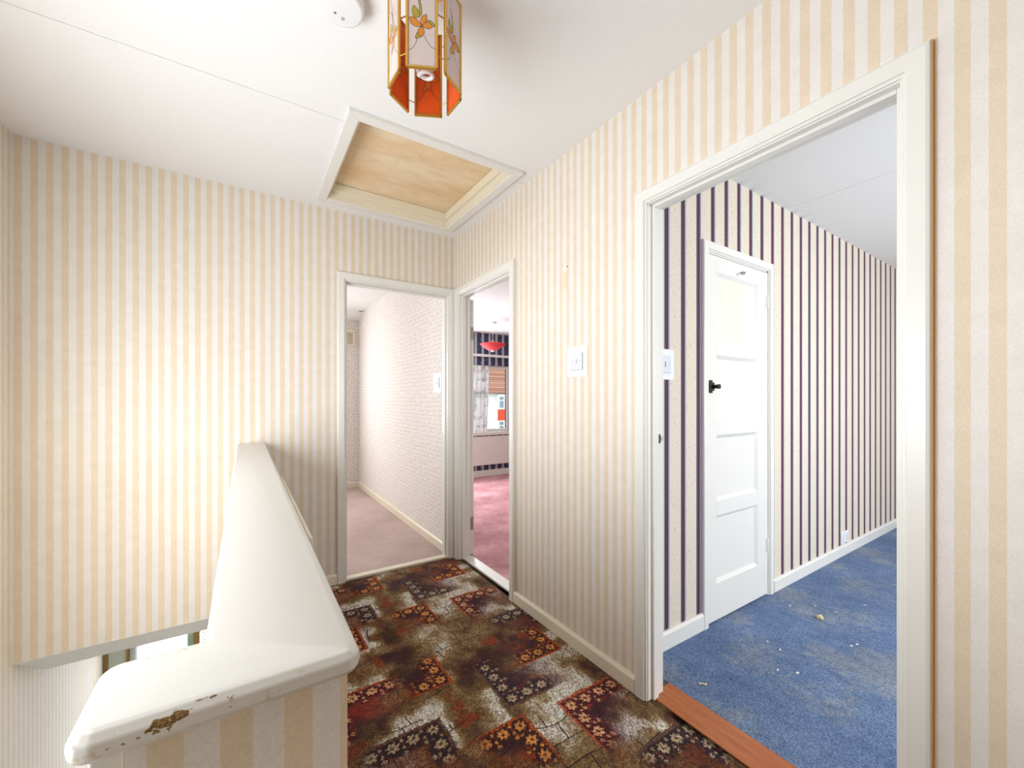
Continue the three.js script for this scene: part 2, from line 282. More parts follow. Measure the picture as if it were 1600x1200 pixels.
struct(mk('roof_deck', deck(2.66, 2.72, -2.4, 4.0, -3.2, 4.8), plainMat), 'plain loft boarding above the ceilings', 'roof');

// floors
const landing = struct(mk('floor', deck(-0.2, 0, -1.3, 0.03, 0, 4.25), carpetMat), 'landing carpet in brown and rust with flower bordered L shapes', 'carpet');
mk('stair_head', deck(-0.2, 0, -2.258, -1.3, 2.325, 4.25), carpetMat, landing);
struct(mk('floor_box_room', deck(-0.02, 0.004, -2.258, -0.03, -3.0, -0.05), pinkCarpet), 'dusty pink carpet of the box room', 'carpet');
struct(mk('floor_front_bedroom', deck(-0.15, 0.004, 0.104, 3.83, -2.7, 1.45), redCarpet), 'rose red carpet of the front bedroom', 'carpet');
struct(mk('floor_back_bedroom', deck(-0.15, 0.003, 0.16, 3.83, 1.56, 4.6), blueCarpet), 'worn blue carpet of the back bedroom', 'carpet');
struct(mk('trim_threshold_box_room', rbx(DA.u0, DA.u1, -0.05, 0.014, -0.055, 0.0), glossCream), 'cream threshold strip in the box room doorway', 'threshold');
struct(mk('trim_threshold_front_bedroom', rbx(0.03, 0.106, -0.05, 0.012, DB.u0, DB.u1), gloss), 'white threshold strip in the doorway to the red carpet', 'threshold');
struct(mk('trim_threshold_back_bedroom', rbx(0.03, 0.16, -0.05, 0.004, DC.u0 - 0.02, DC.u1 + 0.02), thresholdWood), 'orange brown wooden threshold beside the blue carpet', 'threshold');

// ---------------------------------------------------------------- downstairs, seen through the slot of the stairwell
struct(mk('trim_stair_bulkhead', [extrudeX([[0.0, -0.03], [-0.384, -0.263], [-1.6, -0.263], [-1.6, -0.1], [-0.05, -0.03]], -2.258, -1.37)], ceilingMat), 'white sloping soffit under the striped wall over the stairs', 'soffit');
struct(mk('wall_stairwell_right', slab('x', -1.37, -1.3, -1.7, 2.5, -2.7, 0), plainMat), 'plain wall below the half wall beside the stairs', 'wall');
struct(mk('wall_stairwell_rear', slab('z', 2.5, 2.6, -2.258, -1.3, -2.7, -0.2), plainMat), 'plain wall under the head of the stairs', 'wall');
struct(mk('floor_downstairs', deck(-2.8, -2.6, -2.36, -1.27, -1.7, 2.6), plainMat), 'pale floor of the hall downstairs', 'floor');
{
  const st = thing('staircase', 'carpeted staircase going down between left wall and half wall', 'stairs', [-1.82, -2.6, 1.1]);
  for (let k = 0; k < 12; k++) { const y = -0.2 * (k + 1), z = 2.46 - 0.225 * (k + 1); mk('step', bx(-2.256, -1.375, y - 0.2, y, z, z + 0.225), plainMat, st); }
}
{
  const fd = thing('door_3', 'glazed front door screen with brown posts at the foot of stairs', 'door', [-1.85, -2.6, -1.5]); fd.userData.kind = 'structure';
  const Z0 = -1.53, Z1 = -1.47, Y0 = -2.6, Y1 = -0.3;
  for (const [a, b] of [[-2.257, -2.231], [-2.128, -2.105], [-1.708, -1.669], [-1.491, -1.375]]) mk('post', bx(a, b, Y0, Y1, Z0, Z1), brownPaint, fd);
  const paleGreen = std({ color: srgb(206, 214, 200), roughness: 0.6 });
  mk('side_panel', bx(-2.231, -2.128, Y0, Y1, -1.515, -1.49), paleGreen, fd);
  mk('edge_strip', bx(-1.75, -1.708, Y0, Y1, -1.515, -1.485), std({ color: srgb(160, 186, 160), roughness: 0.6 }), fd);
  mk('stile', bx(-2.105, -2.035, Y0, Y1, -1.507, -1.485), std({ color: srgb(190, 194, 196), roughness: 0.5 }), fd);
  mk('bottom_rail', bx(-2.105, -1.75, Y0, Y0 + 0.2, -1.515, -1.485), gloss, fd);
  mk('pane', bx(-2.105, -1.75, Y0 + 0.2, Y1, -1.512, -1.508), glass, fd);
  mk('pane', bx(-1.669, -1.491, Y0, Y1, -1.512, -1.508), glass, fd);
  const netG = new THREE.PlaneGeometry(0.354, 2.1, 60, 1), np = netG.attributes.position;
  for (let i = 0; i < np.count; i++) np.setZ(i, Math.sin(np.getX(i) * 95) * 0.006 + Math.sin(np.getX(i) * 37) * 0.005);
  netG.computeVertexNormals(); netG.translate(-1.9275, -1.35, -1.48);
  const net = new THREE.MeshPhysicalMaterial({ color: srgb(240, 242, 246), roughness: 1, transmission: 0.5, thickness: 0, side: THREE.DoubleSide });
  mk('net_curtain', netG, net, fd);
  const lace = texture(256, 512, (i, j) => { const r = vnoise(i / 14, j / 14, 18, 36, 5); return r > 0.68 ? [110, 104, 96] : [246, 244, 236]; });
  mk('lace_panel', bx(-1.669, -1.491, Y0, Y1, -1.503, -1.5), new THREE.MeshPhysicalMaterial({ map: placed(lace, 0.2, 0.4), roughness: 1, transmission: 0.45, thickness: 0 }), fd);
}

// ---------------------------------------------------------------- half wall with its rounded cap
{
  const hw = thing('half_wall', 'low papered half wall with a thick white rounded cap, guarding the stairs', 'half wall', [-1.315, 0, 1.2]);
  mk('panel', [bx(-1.37, -1.258, 0, 0.922, 0, 2.36), bx(-1.433, -1.258, 0, 0.922, 2.33, 2.405)], std({ map: placed(paperTex, 0.515, 0.515, phase(-1.3555)), roughness: 0.62 }), hw);
  mk('post', rbx(-1.456, -1.4335, 0, 0.922, 2.33, 2.402, 0.003), gloss, hw);
  const s = new THREE.Shape(), r = 0.011, x0 = -1.466 + r, x1 = -1.247 - r, xi = -1.386 + r, z0 = 0.001 + r, z1 = 2.427 - r, zi = 2.312 + r;
  const P = (x, z) => [x, -z];
  const c = 0.008;
  s.moveTo(...P(xi, z0)); s.lineTo(...P(x1, z0)); s.lineTo(...P(x1, z1 - c)); s.quadraticCurveTo(...P(x1, z1), ...P(x1 - c, z1));
  s.lineTo(...P(x0 + c, z1)); s.quadraticCurveTo(...P(x0, z1), ...P(x0, z1 - c)); s.lineTo(...P(x0, zi + c)); s.quadraticCurveTo(...P(x0, zi), ...P(x0 + c, zi)); s.lineTo(...P(xi, zi)); s.closePath();
  const g = new THREE.ExtrudeGeometry(s, { depth: 0.025 - 2 * r, bevelEnabled: true, bevelThickness: r, bevelSize: r, bevelSegments: 6, curveSegments: 6 });
  g.rotateX(-Math.PI / 2); g.translate(0, 0.922 + r, 0);
  const p = g.attributes.position, uv = new Float32Array(p.count * 2);
  const gg = toCreasedNormals(g, 0.6), q = gg.attributes.position;
  for (let i = 0; i < q.count; i++) { const front = clamp((0.947 - q.getY(i))); uv[i * 2] = (q.getX(i) + 1.49) / 0.26; uv[i * 2 + 1] = (q.getZ(i) - 2.28 + (q.getZ(i) > 2.41 ? front : 0)) / 0.19; }
  gg.setAttribute('uv', new THREE.BufferAttribute(uv, 2));
  const W = 780, H = 570;
  const capTex = texture(W, H, (i, j) => {
    const x = -1.49 + i / W * 0.26, v = 2.28 + j / H * 0.19;                  // v runs over the top, then down the front edge
    const n = vnoise(i / 40, j / 30, 1e6, 1e6, 3) * 0.5 + vnoise(i / 14, j / 10, 1e6, 1e6, 4) * 0.32 + vnoise(i / 4, j / 4, 1e6, 1e6, 5) * 0.18;
    let col = [222, 220, 213];
    const along = 1 - Math.abs((x + 1.398) / 0.045), band = 1 - Math.abs((v - 2.432) / 0.011);
    const chip = sstep(0.62, 0.68, n + Math.min(along, band) * 0.3 - 0.13);
    if (along > 0 && band > 0) col = mix3(col, mix3([150, 112, 58], [96, 66, 30], vnoise(i / 5, j / 5, 1e6, 1e6, 8)), chip);
    const scuff = sstep(0.68, 0.76, n) * sstep(2.418, 2.43, v) * (x < -1.3 ? 1 : 0.3);
    col = mix3(col, [196, 178, 140], scuff * 0.4);
    const mark = sstep(0.7, 0.76, vnoise(i / 9, j / 6, 1e6, 1e6, 12)) * (1 - sstep(2.322, 2.334, v)) * sstep(-1.44, -1.43, x) * (1 - sstep(-1.40, -1.38, x));
    col = mix3(col, [200, 192, 172], mark);
    if (i < 2 || j < 2 || i > W - 3 || j > H - 3) col = [222, 220, 213];
    return col;
  }, true, THREE.ClampToEdgeWrapping);
  mk('cap', gg, std({ map: capTex, roughness: 0.32 }), hw, true);
}

// ---------------------------------------------------------------- door frames
const prof = [[0.004, 0], [0.004, 0.008], [0.006, 0.0095], [0.0115, 0.0095], [0.0125, 0.015], [0.016, 0.0175], [0.049, 0.019], [0.055, 0.0165], [0.058, 0.011], [0.058, 0]];
// mitred architrave on face a of a wall (axis 'x' or 'z'), standing out along s
function architrave(parent, axis, a, s, u0, u1, head, mat, width = 1, foot = 0) {
  const pt = (u, y, t) => (axis === 'z' ? [u, y, a + s * t] : [a + s * t, y, u]);
  const piece = (ends) => {
    const v = [];
    const quad = (A, B, C, D) => v.push(...A, ...B, ...C, ...A, ...C, ...D);
    for (let i = 0; i + 1 < prof.length; i++) { const [w0, t0] = prof[i], [w1, t1] = prof[i + 1]; quad(pt(...ends(w0 * width, 0), t0), pt(...ends(w0 * width, 1), t0), pt(...ends(w1 * width, 1), t1), pt(...ends(w1 * width, 0), t1)); }
    const g = new THREE.BufferGeometry(); g.setAttribute('position', new THREE.Float32BufferAttribute(v, 3));
    // orient the faces outwards
    const A = new THREE.Vector3(), B = new THREE.Vector3(), C = new THREE.Vector3(), i = 5 * 18; A.fromArray(v, i); B.fromArray(v, i + 3); C.fromArray(v, i + 6);
    const n = B.sub(A).cross(C.sub(A)), out = axis === 'z' ? n.z * s : n.x * s;
    g.computeVertexNormals(); const h = out < 0 ? flip(g) : g; h.computeVertexNormals(); return h;
  };
  mk('architrave', piece((w, e) => [u0 - w, e ? head + w : foot]), mat, parent);
  mk('architrave', piece((w, e) => [u1 + w, e ? head + w : foot]), mat, parent);
  mk('architrave', piece((w, e) => [e ? u1 + w : u0 - w, head + w]), mat, parent);
}
function doorFrame(name, label, axis, a0, a1, u0, u1, face, s, stopAt) {
  const mid = (u0 + u1) / 2, t = thing(name, label, 'door frame', axis === 'z' ? [mid, 0, (a0 + a1) / 2] : [(a0 + a1) / 2, 0, mid]); t.userData.kind = 'structure';
  const b = (p0, p1, y0, y1, q0, q1) => (axis === 'z' ? rbx(p0, p1, y0, y1, q0, q1, 0.002) : rbx(q0, q1, y0, y1, p0, p1, 0.002));
  mk('jamb', b(u0 - LIN + 0.001, u0, 0, HEAD, a0, a1), gloss, t);
  mk('jamb', b(u1, u1 + LIN - 0.001, 0, HEAD, a0, a1), gloss, t);
  mk('head_lining', b(u0 - LIN + 0.001, u1 + LIN - 0.001, HEAD, HEAD + LIN - 0.001, a0, a1), gloss, t);
  const [s0, s1] = stopAt;
  mk('door_stop', b(u0, u0 + 0.011, 0, HEAD, s0, s1), gloss, t); mk('door_stop', b(u1 - 0.011, u1, 0, HEAD, s0, s1), gloss, t); mk('door_stop', b(u0 + 0.011, u1 - 0.011, HEAD - 0.011, HEAD, s0, s1), gloss, t);
  architrave(t, axis, face, s, u0, u1, HEAD, gloss);
  return t;
}
doorFrame('trim_1', 'white painted frame of the box room doorway in the striped wall', 'z', -0.102, 0.002, DA.u0, DA.u1, 0, 1, [-0.06, -0.03]);
doorFrame('trim_2', 'white painted frame of the doorway to the red carpeted bedroom', 'x', -0.002, 0.092, DB.u0, DB.u1, 0, -1, [0.02, 0.05]);
const frameC = doorFrame('trim_3', 'wide white painted frame of the doorway to the blue carpeted bedroom', 'x', -0.002, 0.092, DC.u0, DC.u1, 0, -1, [0.02, 0.05]);
mk('strike_plate', rbx(0.056, 0.074, 1.025, 1.062, DC.u0 - 0.001, DC.u0 + 0.0015, 0.0007), darkMetal, frameC);
mk('strike_lip', rbx(0.074, 0.09, 1.036, 1.052, DC.u0 - 0.001, DC.u0 + 0.003, 0.001), steel, frameC);
mk('timber_edge', bx(-0.012, 0, 0, HEAD + 0.058, DC.u1 + 0.0583, DC.u1 + 0.0603), std({ color: srgb(196, 138, 66), roughness: 0.7 }), frameC);

// open leaf of the front bedroom door, swung right back against the partition
{
  const d = thing('door_2', 'white bedroom door swung fully open, seen edge on in the narrow doorway', 'door', [0.107, 0.01, 0.075]); d.userData.kind = 'structure';
  const lay = (g) => { const m = new THREE.Matrix4().makeTranslation(0.094, 0, 0.062).multiply(new THREE.Matrix4().makeRotationY(-0.06)); return g.applyMatrix4(m); };
  mk('leaf', lay(rbx(0, 0.036, 0.014, 1.97, -0.68, 0, 0.002)), gloss, d);
  for (const y of [0.2, 1.66]) {
    mk('hinge', lay(mergeGeometries([bx(0.004, 0.032, y, y + 0.1, -0.001, 0.0015).toNonIndexed(), cyl(0.0055, 0.0055, 0.1, [0.0, y, 0.003], 10).toNonIndexed()])), steel, d);
  }
  mk('knob', lay(cyl(0.022, 0.022, 0.03, [0.06, 1.0, -0.62], 16)), brass, d);
}

// skirtings
const skirt = (n, g, m = gloss, l) => struct(mk(n, g, m), l, 'skirting board');
function skirtZ(x0, x1, z, s, h, t = 0.016) { return extrudeX(s > 0 ? [[z, 0], [z + t, 0], [z + t, h - 0.012], [z + t * 0.5, h], [z, h]] : [[z, 0], [z, h], [z - t * 0.5, h], [z - t, h - 0.012], [z - t, 0]], x0, x1); }
function skirtX(z0, z1, x, s, h, t = 0.016) { const g = skirtZ(-z1, -z0, 0, s > 0 ? 1 : -1, h, t); g.rotateY(Math.PI / 2); g.translate(x, 0, 0); return g; }
skirt('baseboard_right', skirtX(DB.u1 + 0.058, DC.u0 - 0.059, 0, -1, 0.066), glossCream, 'cream skirting along the striped wall between the two bedroom doorways');
skirt('baseboard_right_near', skirtX(DC.u1 + 0.062, 4.2, 0, -1, 0.066), glossCream, 'cream skirting right of the wide doorway');
skirt('baseboard_back', skirtZ(-1.258, DA.u0 - 0.059, 0, 1, 0.066), glossCream, 'short cream skirting between half wall and box room door');
skirt('baseboard_box_room_right', skirtX(-3.0, -0.1, -0.03, -1, 0.075), glossCream, 'cream skirting under the sprig papered side wall');
skirt('baseboard_box_room_front', skirtZ(-2.258, -0.046, -3.0, 1, 0.075), glossCream, 'cream skirting along the box room end wall');
skirt('baseboard_front_bedroom', skirtZ(0.09, 3.83, -2.7, 1, 0.1), gloss, 'white skirting under the front bedroom window');
skirt('baseboard_stripe_left', skirtZ(0.09, 0.652, 1.615, 1, 0.088), gloss, 'white skirting left of the cupboard door');
skirt('baseboard_stripe_right', skirtZ(1.408, 3.83, 1.615, 1, 0.08), gloss, 'long white skirting right of the cupboard door');
skirt('baseboard_side', skirtX(1.63, 4.6, 3.83, -1, 0.08), gloss, 'white skirting on the far side wall of the blue carpeted bedroom');

// ---------------------------------------------------------------- cupboard door
{
  const d = thing('door_1', 'white four-panel cupboard door with black catch in the burgundy striped wall', 'door', [1.01, 0, 1.6]); d.userData.kind = 'structure';
  const x0 = 0.703, x1 = 1.333, zf = 1.621, zb = 1.588;
  for (const [a, b] of [[0.683, 0.699], [1.337, 1.352]]) mk('jamb', bx(a, b, 0, 2.0, 1.54, 1.617), gloss, d);
  mk('head_lining', bx(0.683, 1.352, 1.984, 2.0, 1.54, 1.617), gloss, d);
  architrave(d, 'z', 1.615, 1, 0.706, 1.346, 1.988, gloss, 0.95);
  const px0 = 0.785, px1 = 1.222;
  mk('stile', rbx(x0, px0, 0.012, 1.979, zb, zf, 0.002), gloss, d); mk('stile', rbx(px1, x1, 0.012, 1.979, zb, zf, 0.002), gloss, d);
  const ys = [0.012, 0.21, 0.575, 0.655, 1.01, 1.095, 1.442, 1.518, 1.892, 1.979];
  for (let k = 0; k < 10; k += 2) mk('rail', rbx(px0, px1, ys[k], ys[k + 1], zb, zf - 0.0003, 0.001), gloss, d);
  for (let k = 1; k < 9; k += 2) {
    const pn = mk('panel', bx(px0, px1, ys[k], ys[k + 1], zb + 0.008, zf - 0.014), gloss, d);
    for (const g of [extrudeX([[zf - 0.014, ys[k]], [zf - 0.001, ys[k]], [zf - 0.014, ys[k] + 0.018]], px0, px1), extrudeX([[zf - 0.014, ys[k + 1]], [zf - 0.014, ys[k + 1] - 0.018], [zf - 0.001, ys[k + 1]]], px0, px1)]) mk('moulding', g, gloss, pn);
    for (const [xa, dir] of [[px0, 1], [px1, -1]]) {
      const sh = new THREE.Shape([[xa, -(zf - 0.014)], [xa, -(zf - 0.001)], [xa + 0.018 * dir, -(zf - 0.014)]].map((q) => new THREE.Vector2(...q)));
      const g = new THREE.ExtrudeGeometry(sh, { depth: ys[k + 1] - ys[k], bevelEnabled: false }); g.rotateX(-Math.PI / 2); g.translate(0, ys[k], 0); mk('moulding', g, gloss, pn);
    }
    if (k === 7) {
      const patch = std({ color: srgb(232, 224, 208), roughness: 0.5 });
      mk('discoloured_patch', rbx(px0 + 0.075, px1 - 0.115, ys[k] + 0.02, ys[k + 1] - 0.02, zf - 0.0142, zf - 0.0136, 0.0002), patch, pn);
    }
  }
  const catchP = mk('catch', [rbx(0.703, 0.748, 1.25, 1.295, zf, zf + 0.012, 0.003), rbx(0.712, 0.735, 1.238, 1.307, zf, zf + 0.008, 0.002)], darkMetal, d);
  const kn = cyl(0.009, 0.013, 0.034, [0, 0, 0], 16); kn.rotateX(Math.PI / 2); kn.translate(0.738, 1.272, zf + 0.01); mk('knob', kn, darkMetal, catchP);
  mk('keep', rbx(0.684, 0.7, 1.255, 1.29, 1.616, 1.626, 0.002), steel, d);
  for (const y of [0.27, 1.76]) mk('hinge', [rbx(1.318, 1.333, y, y + 0.08, zf - 0.001, zf + 0.003, 0.001), cyl(0.006, 0.006, 0.08, [1.335, y, zf + 0.005], 12), rbx(1.337, 1.35, y, y + 0.08, 1.615, zf + 0.003, 0.001)], gloss, d);
  mk('coat_hook', tube([[1.03, 1.93, zf], [1.03, 1.928, zf + 0.02], [1.01, 1.912, zf + 0.03], [0.985, 1.91, zf + 0.025]], 0.0028), darkMetal, d);
}

// ---------------------------------------------------------------- switches, socket
function wallSwitch(name, label, axis, face, s, u, y, w, h, plateW) {
  const t = thing(name, label, 'light switch', axis === 'z' ? [u, y - h / 2, face] : [face, y - h / 2, u]);
  const b = (p0, p1, y0, y1, t0, t1, r) => { const q0 = face + s * t0, q1 = face + s * t1, lo = Math.min(q0, q1), hi = Math.max(q0, q1); return axis === 'z' ? rbx(p0, p1, y0, y1, lo, hi, r) : rbx(lo, hi, y0, y1, p0, p1, r); };
  const sur = (() => { const sh = new THREE.Shape(), r = 0.012, a = w / 2, c = h / 2; sh.moveTo(-a + r, -c); sh.lineTo(a - r, -c); sh.quadraticCurveTo(a, -c, a, -c + r); sh.lineTo(a, c - r); sh.quadraticCurveTo(a, c, a - r, c); sh.lineTo(-a + r, c); sh.quadraticCurveTo(-a, c, -a, c - r); sh.lineTo(-a, -c + r); sh.quadraticCurveTo(-a, -c, -a + r, -c); const g = new THREE.ExtrudeGeometry(sh, { depth: 0.002, bevelEnabled: true, bevelSize: 0.0008, bevelThickness: 0.0008, bevelSegments: 2 }); if (axis === 'x') g.rotateY(s > 0 ? Math.PI / 2 : -Math.PI / 2); else if (s < 0) g.rotateY(Math.PI); if (axis === 'z') g.translate(u, y, face); else g.translate(face, y, u); return g; })();
  mk('surround', sur, plastic, t);
  const p = plateW / 2, pl = mk('plate', b(u - p, u + p, y - p, y + p, 0.002, 0.011, 0.003), plasticCool, t);
  mk('rocker', b(u - 0.007, u + 0.007, y - 0.012, y + 0.012, 0.010, 0.0155, 0.003), plasticCool, pl);
  for (const q of [-1, 1]) mk('screw', b(u + q * 0.0265 - 0.0025, u + q * 0.0265 + 0.0025, y - 0.0025, y + 0.0025, 0.0108, 0.0118, 0.0005), steel, pl);
}
wallSwitch('light_switch', 'white light switch with square surround on striped wall left of wide doorway', 'x', 0, -1, 1.3805, 1.388, 0.144, 0.146, 0.084);
wallSwitch('light_switch', 'white light switch half hidden by the doorway on burgundy striped wall', 'z', 1.615, 1, 0.345, 1.374, 0.144, 0.146, 0.084);
wallSwitch('light_switch', 'small white light switch on the sprig papered wall', 'x', -0.03, -1, -0.262, 1.338, 0.15, 0.155, 0.084);
{
  const t = thing('wall_socket', 'white wall socket low on the burgundy striped wall above skirting', 'socket', [2.545, 0.09, 1.615]);
  const pl = mk('plate', rbx(2.475, 2.62, 0.092, 0.18, 1.615, 1.626, 0.003), plastic, t);
  for (const u of [2.51, 2.585]) { mk('rocker', rbx(u - 0.006, u + 0.006, 0.155, 0.172, 1.625, 1.629, 0.002), plasticCool, pl); for (const [dx, y, w, h] of [[0, 0.14, 0.004, 0.01], [-0.011, 0.118, 0.008, 0.004], [0.011, 0.118, 0.008, 0.004]]) mk('slot', bx(u + dx - w / 2, u + dx + w / 2, y - h / 2, y + h / 2, 1.6255, 1.6262), darkMetal, pl); }
}

// ---------------------------------------------------------------- loft hatch
{
  const t = thing('loft_hatch', 'loft hatch with bare plywood panel inside a white frame in the ceiling', 'hatch', [-0.533, CEIL - 0.02, 0.58]);
  const x0 = -0.93, x1 = -0.135, z0 = 0.162, z1 = 0.998, w = 0.05, y0 = CEIL - 0.018;
  const rail = (pts) => { const sh = new THREE.Shape(pts.map(([x, z]) => new THREE.Vector2(x, -z))); const g = new THREE.ExtrudeGeometry(sh, { depth: 0.013, bevelEnabled: true, bevelSize: 0.003, bevelOffset: -0.003, bevelThickness: 0.0025, bevelSegments: 2 }); g.rotateX(-Math.PI / 2); g.translate(0, y0 + 0.0025, 0); return g; };
  const X0 = x0 - w, X1 = x1 + w, Z0 = z0 - w, Z1 = z1 + w;
  mk('frame_rail', rail([[X0, Z0], [x0, z0], [x0, z1], [X0, Z1]]), gloss, t); mk('frame_rail', rail([[X1, Z1], [x1, z1], [x1, z0], [X1, Z0]]), gloss, t);
  mk('frame_rail', rail([[X0, Z0], [X1, Z0], [x1, z0], [x0, z0]]), gloss, t); mk('frame_rail', rail([[X0, Z1], [x0, z1], [x1, z1], [X1, Z1]]), gloss, t);
  const e = 0.006, q = 0.018, ya = CEIL - 0.008, yb = 2.58;
  mk('lining', bx(x0 - q, x0 + e, ya, yb, z0 - q, z1 + q), glossCream, t); mk('lining', bx(x1 - e, x1 + q, ya, yb, z0 - q, z1 + q), glossCream, t);
  mk('lining', bx(x0 + e, x1 - e, ya, yb, z0 - q, z0 + e), glossCream, t); mk('lining', bx(x0 + e, x1 - e, ya, yb, z1 - e, z1 + q), glossCream, t);
  const b = 0.02, y2 = 2.478, y3 = 2.525;
  mk('stop_bead', rbx(x0 + e, x0 + e + b, y2, y3, z0 + e, z1 - e), glossCream, t); mk('stop_bead', rbx(x1 - e - b, x1 - e, y2, y3, z0 + e, z1 - e), glossCream, t);
  mk('stop_bead', rbx(x0 + e + b, x1 - e - b, y2, y3, z0 + e, z0 + e + b), glossCream, t); mk('stop_bead', rbx(x0 + e + b, x1 - e - b, y2, y3, z1 - e - b, z1 - e), glossCream, t);
  mk('panel', bx(x0 + 0.012, x1 - 0.012, y3 + 0.0015, y3 + 0.016, z0 + 0.012, z1 - 0.012), plywood, t);
}

// ---------------------------------------------------------------- smoke alarm
{
  const C = [-1.104, 1.53], t = thing('smoke_alarm', 'round white smoke alarm on the ceiling beside the pendant lantern', 'smoke alarm', [C[0], CEIL - 0.042, C[1]]);
  const pts = [[0, 0], [0.058, 0.0], [0.066, 0.004], [0.0695, 0.012], [0.0695, 0.024]].map(([r, y]) => new THREE.Vector2(r, y));
  const g = new THREE.LatheGeometry(pts, 48); g.translate(C[0], CEIL - 0.042, C[1]); mk('cover', g, plastic, t);
  mk('base', cyl(0.072, 0.072, 0.0175, [C[0], CEIL - 0.0178, C[1]], 48), plastic, t);
  mk('vent', cyl(0.064, 0.064, 0.004, [C[0], CEIL - 0.0196, C[1]], 32), darkMetal, t);
  mk('test_button', cyl(0.0055, 0.0065, 0.002, [C[0] + 0.012, CEIL - 0.0435, C[1] - 0.028], 16), std({ color: srgb(176, 176, 166), roughness: 0.5 }), t);
  mk('indicator', cyl(0.0035, 0.004, 0.002, [C[0] - 0.012, CEIL - 0.0435, C[1] - 0.02], 12), std({ color: srgb(120, 112, 112), roughness: 0.4 }), t);
}

// ---------------------------------------------------------------- pendant lantern of six printed glass panels
{
  const C = new THREE.Vector3(-0.905, 2.1, 1.72), t = thing('pendant_lantern', 'brass framed six-sided pendant lantern with orange flower glass panels', 'lamp', [C.x, C.y, C.z]);
  const face = Math.atan2(-0.45, 0.89), ap = 0.0945, W = 0.0865, H = 0.262;
  const cv = document.createElement('canvas'); cv.width = 256; cv.height = 768; const c = cv.getContext('2d');
  const draw = (ground, flower, leaf, line) => {
    c.fillStyle = ground; c.fillRect(0, 0, 256, 768); c.save(); c.translate(0, 40);
    const stroke = () => { c.strokeStyle = line; c.lineWidth = 4; c.stroke(); };
    c.lineCap = 'round';
    c.beginPath(); c.moveTo(150, 470); c.bezierCurveTo(180, 540, 220, 570, 256, 575); stroke();
    c.beginPath(); c.moveTo(85, 495); c.bezierCurveTo(75, 560, 40, 590, 0, 605); stroke();
    c.beginPath(); c.moveTo(110, 300); c.bezierCurveTo(125, 200, 110, 100, 40, 0); stroke();
    const blob = (pts, col) => { c.beginPath(); c.moveTo(pts[0], pts[1]); for (let i = 2; i < pts.length; i += 4) c.quadraticCurveTo(pts[i], pts[i + 1], pts[i + 2], pts[i + 3]); c.closePath(); c.fillStyle = col; c.fill(); stroke(); };
    blob([85, 300, 135, 240, 65, 120, 150, 220, 122, 305], leaf); blob([60, 330, 20, 270, 55, 225, 115, 270, 110, 320], leaf);
    blob([165, 345, 220, 320, 250, 385, 210, 400, 170, 375], leaf); blob([120, 430, 70, 440, 70, 500, 125, 500, 128, 440], leaf);
    blob([125, 385, 60, 300, 12, 330, 30, 420, 120, 395], flower); blob([125, 385, 90, 320, 170, 290, 190, 340, 130, 390], flower);
    blob([130, 390, 180, 320, 225, 390, 200, 430, 130, 395], flower); blob([125, 395, 60, 440, 120, 485, 180, 450, 130, 395], flower);
    c.beginPath(); c.arc(127, 388, 8, 0, 7); c.fillStyle = line; c.fill();
    c.restore(); c.strokeStyle = line; c.lineWidth = 7; c.strokeRect(4, 4, 248, 760);
  };
  const snap = () => { const d = c.getImageData(0, 0, 256, 768).data; return texture(256, 768, (i, j) => { const k = ((767 - j) * 256 + i) * 4; return [d[k], d[k + 1], d[k + 2]]; }, true, THREE.ClampToEdgeWrapping); };
  draw('rgb(226,217,211)', 'rgb(228,146,24)', 'rgb(182,166,40)', 'rgb(52,40,34)');
  const outer = new THREE.MeshPhysicalMaterial({ map: snap(), roughness: 0.22, transmission: 0.25, thickness: 0 });
  draw('rgb(252,108,12)', 'rgb(246,150,40)', 'rgb(228,160,40)', 'rgb(110,46,10)');
  const inner = new THREE.MeshPhysicalMaterial({ map: snap(), roughness: 0.5, transmission: 0.5, thickness: 0 });
  const quad = (z, back) => { const g = new THREE.PlaneGeometry(W - 0.012, H - 0.012); if (back) g.rotateY(Math.PI); g.translate(0, H / 2, z); return g; };
  for (let k = 0; k < 6; k++) {
    const m = new THREE.Matrix4().makeTranslation(C.x, C.y, C.z).multiply(new THREE.Matrix4().makeRotationY(face + k * Math.PI / 3)).multiply(new THREE.Matrix4().makeTranslation(0, 0, ap));
    const f = 0.0075, bars = [rbx(-W / 2, W / 2, 0, f, -0.004, 0.004, 0.0025), rbx(-W / 2, W / 2, H - f, H, -0.004, 0.004, 0.0025), rbx(-W / 2, -W / 2 + f, 0, H, -0.004, 0.004, 0.0025), rbx(W / 2 - f, W / 2, 0, H, -0.004, 0.004, 0.0025)].map((g) => g.toNonIndexed());
    const fr = mk('panel_frame', mergeGeometries(bars).applyMatrix4(m), brass, t);
    mk('flower_glass', quad(0.0012).applyMatrix4(m), outer, fr, true);
    mk('amber_glass', quad(-0.0012, true).applyMatrix4(m), inner, fr, true);
    const m2 = new THREE.Matrix4().makeTranslation(C.x, C.y, C.z).multiply(new THREE.Matrix4().makeRotationY(face + (k + 0.5) * Math.PI / 3));
    for (const y of [0.04, 0.222]) { const R = ap / Math.cos(Math.PI / 6) - 0.008, l = cyl(0.0013, 0.0013, 0.03, [0, -0.015, 0], 8); l.rotateZ(Math.PI / 2); l.translate(0, y, R); mk('link', l.applyMatrix4(m2), brass, t); }
    const m3 = new THREE.Matrix4().makeTranslation(C.x, C.y, C.z).multiply(new THREE.Matrix4().makeRotationY(face + k * Math.PI / 3));
    const sp = cyl(0.002, 0.002, ap, [0, 0, 0], 8); sp.rotateX(Math.PI / 2); sp.translate(0, H - 0.004, 0); mk('spoke', sp.applyMatrix4(m3), brass, t);
  }
  mk('hub', cyl(0.018, 0.018, 0.016, [C.x, C.y + H - 0.012, C.z]), brass, t);
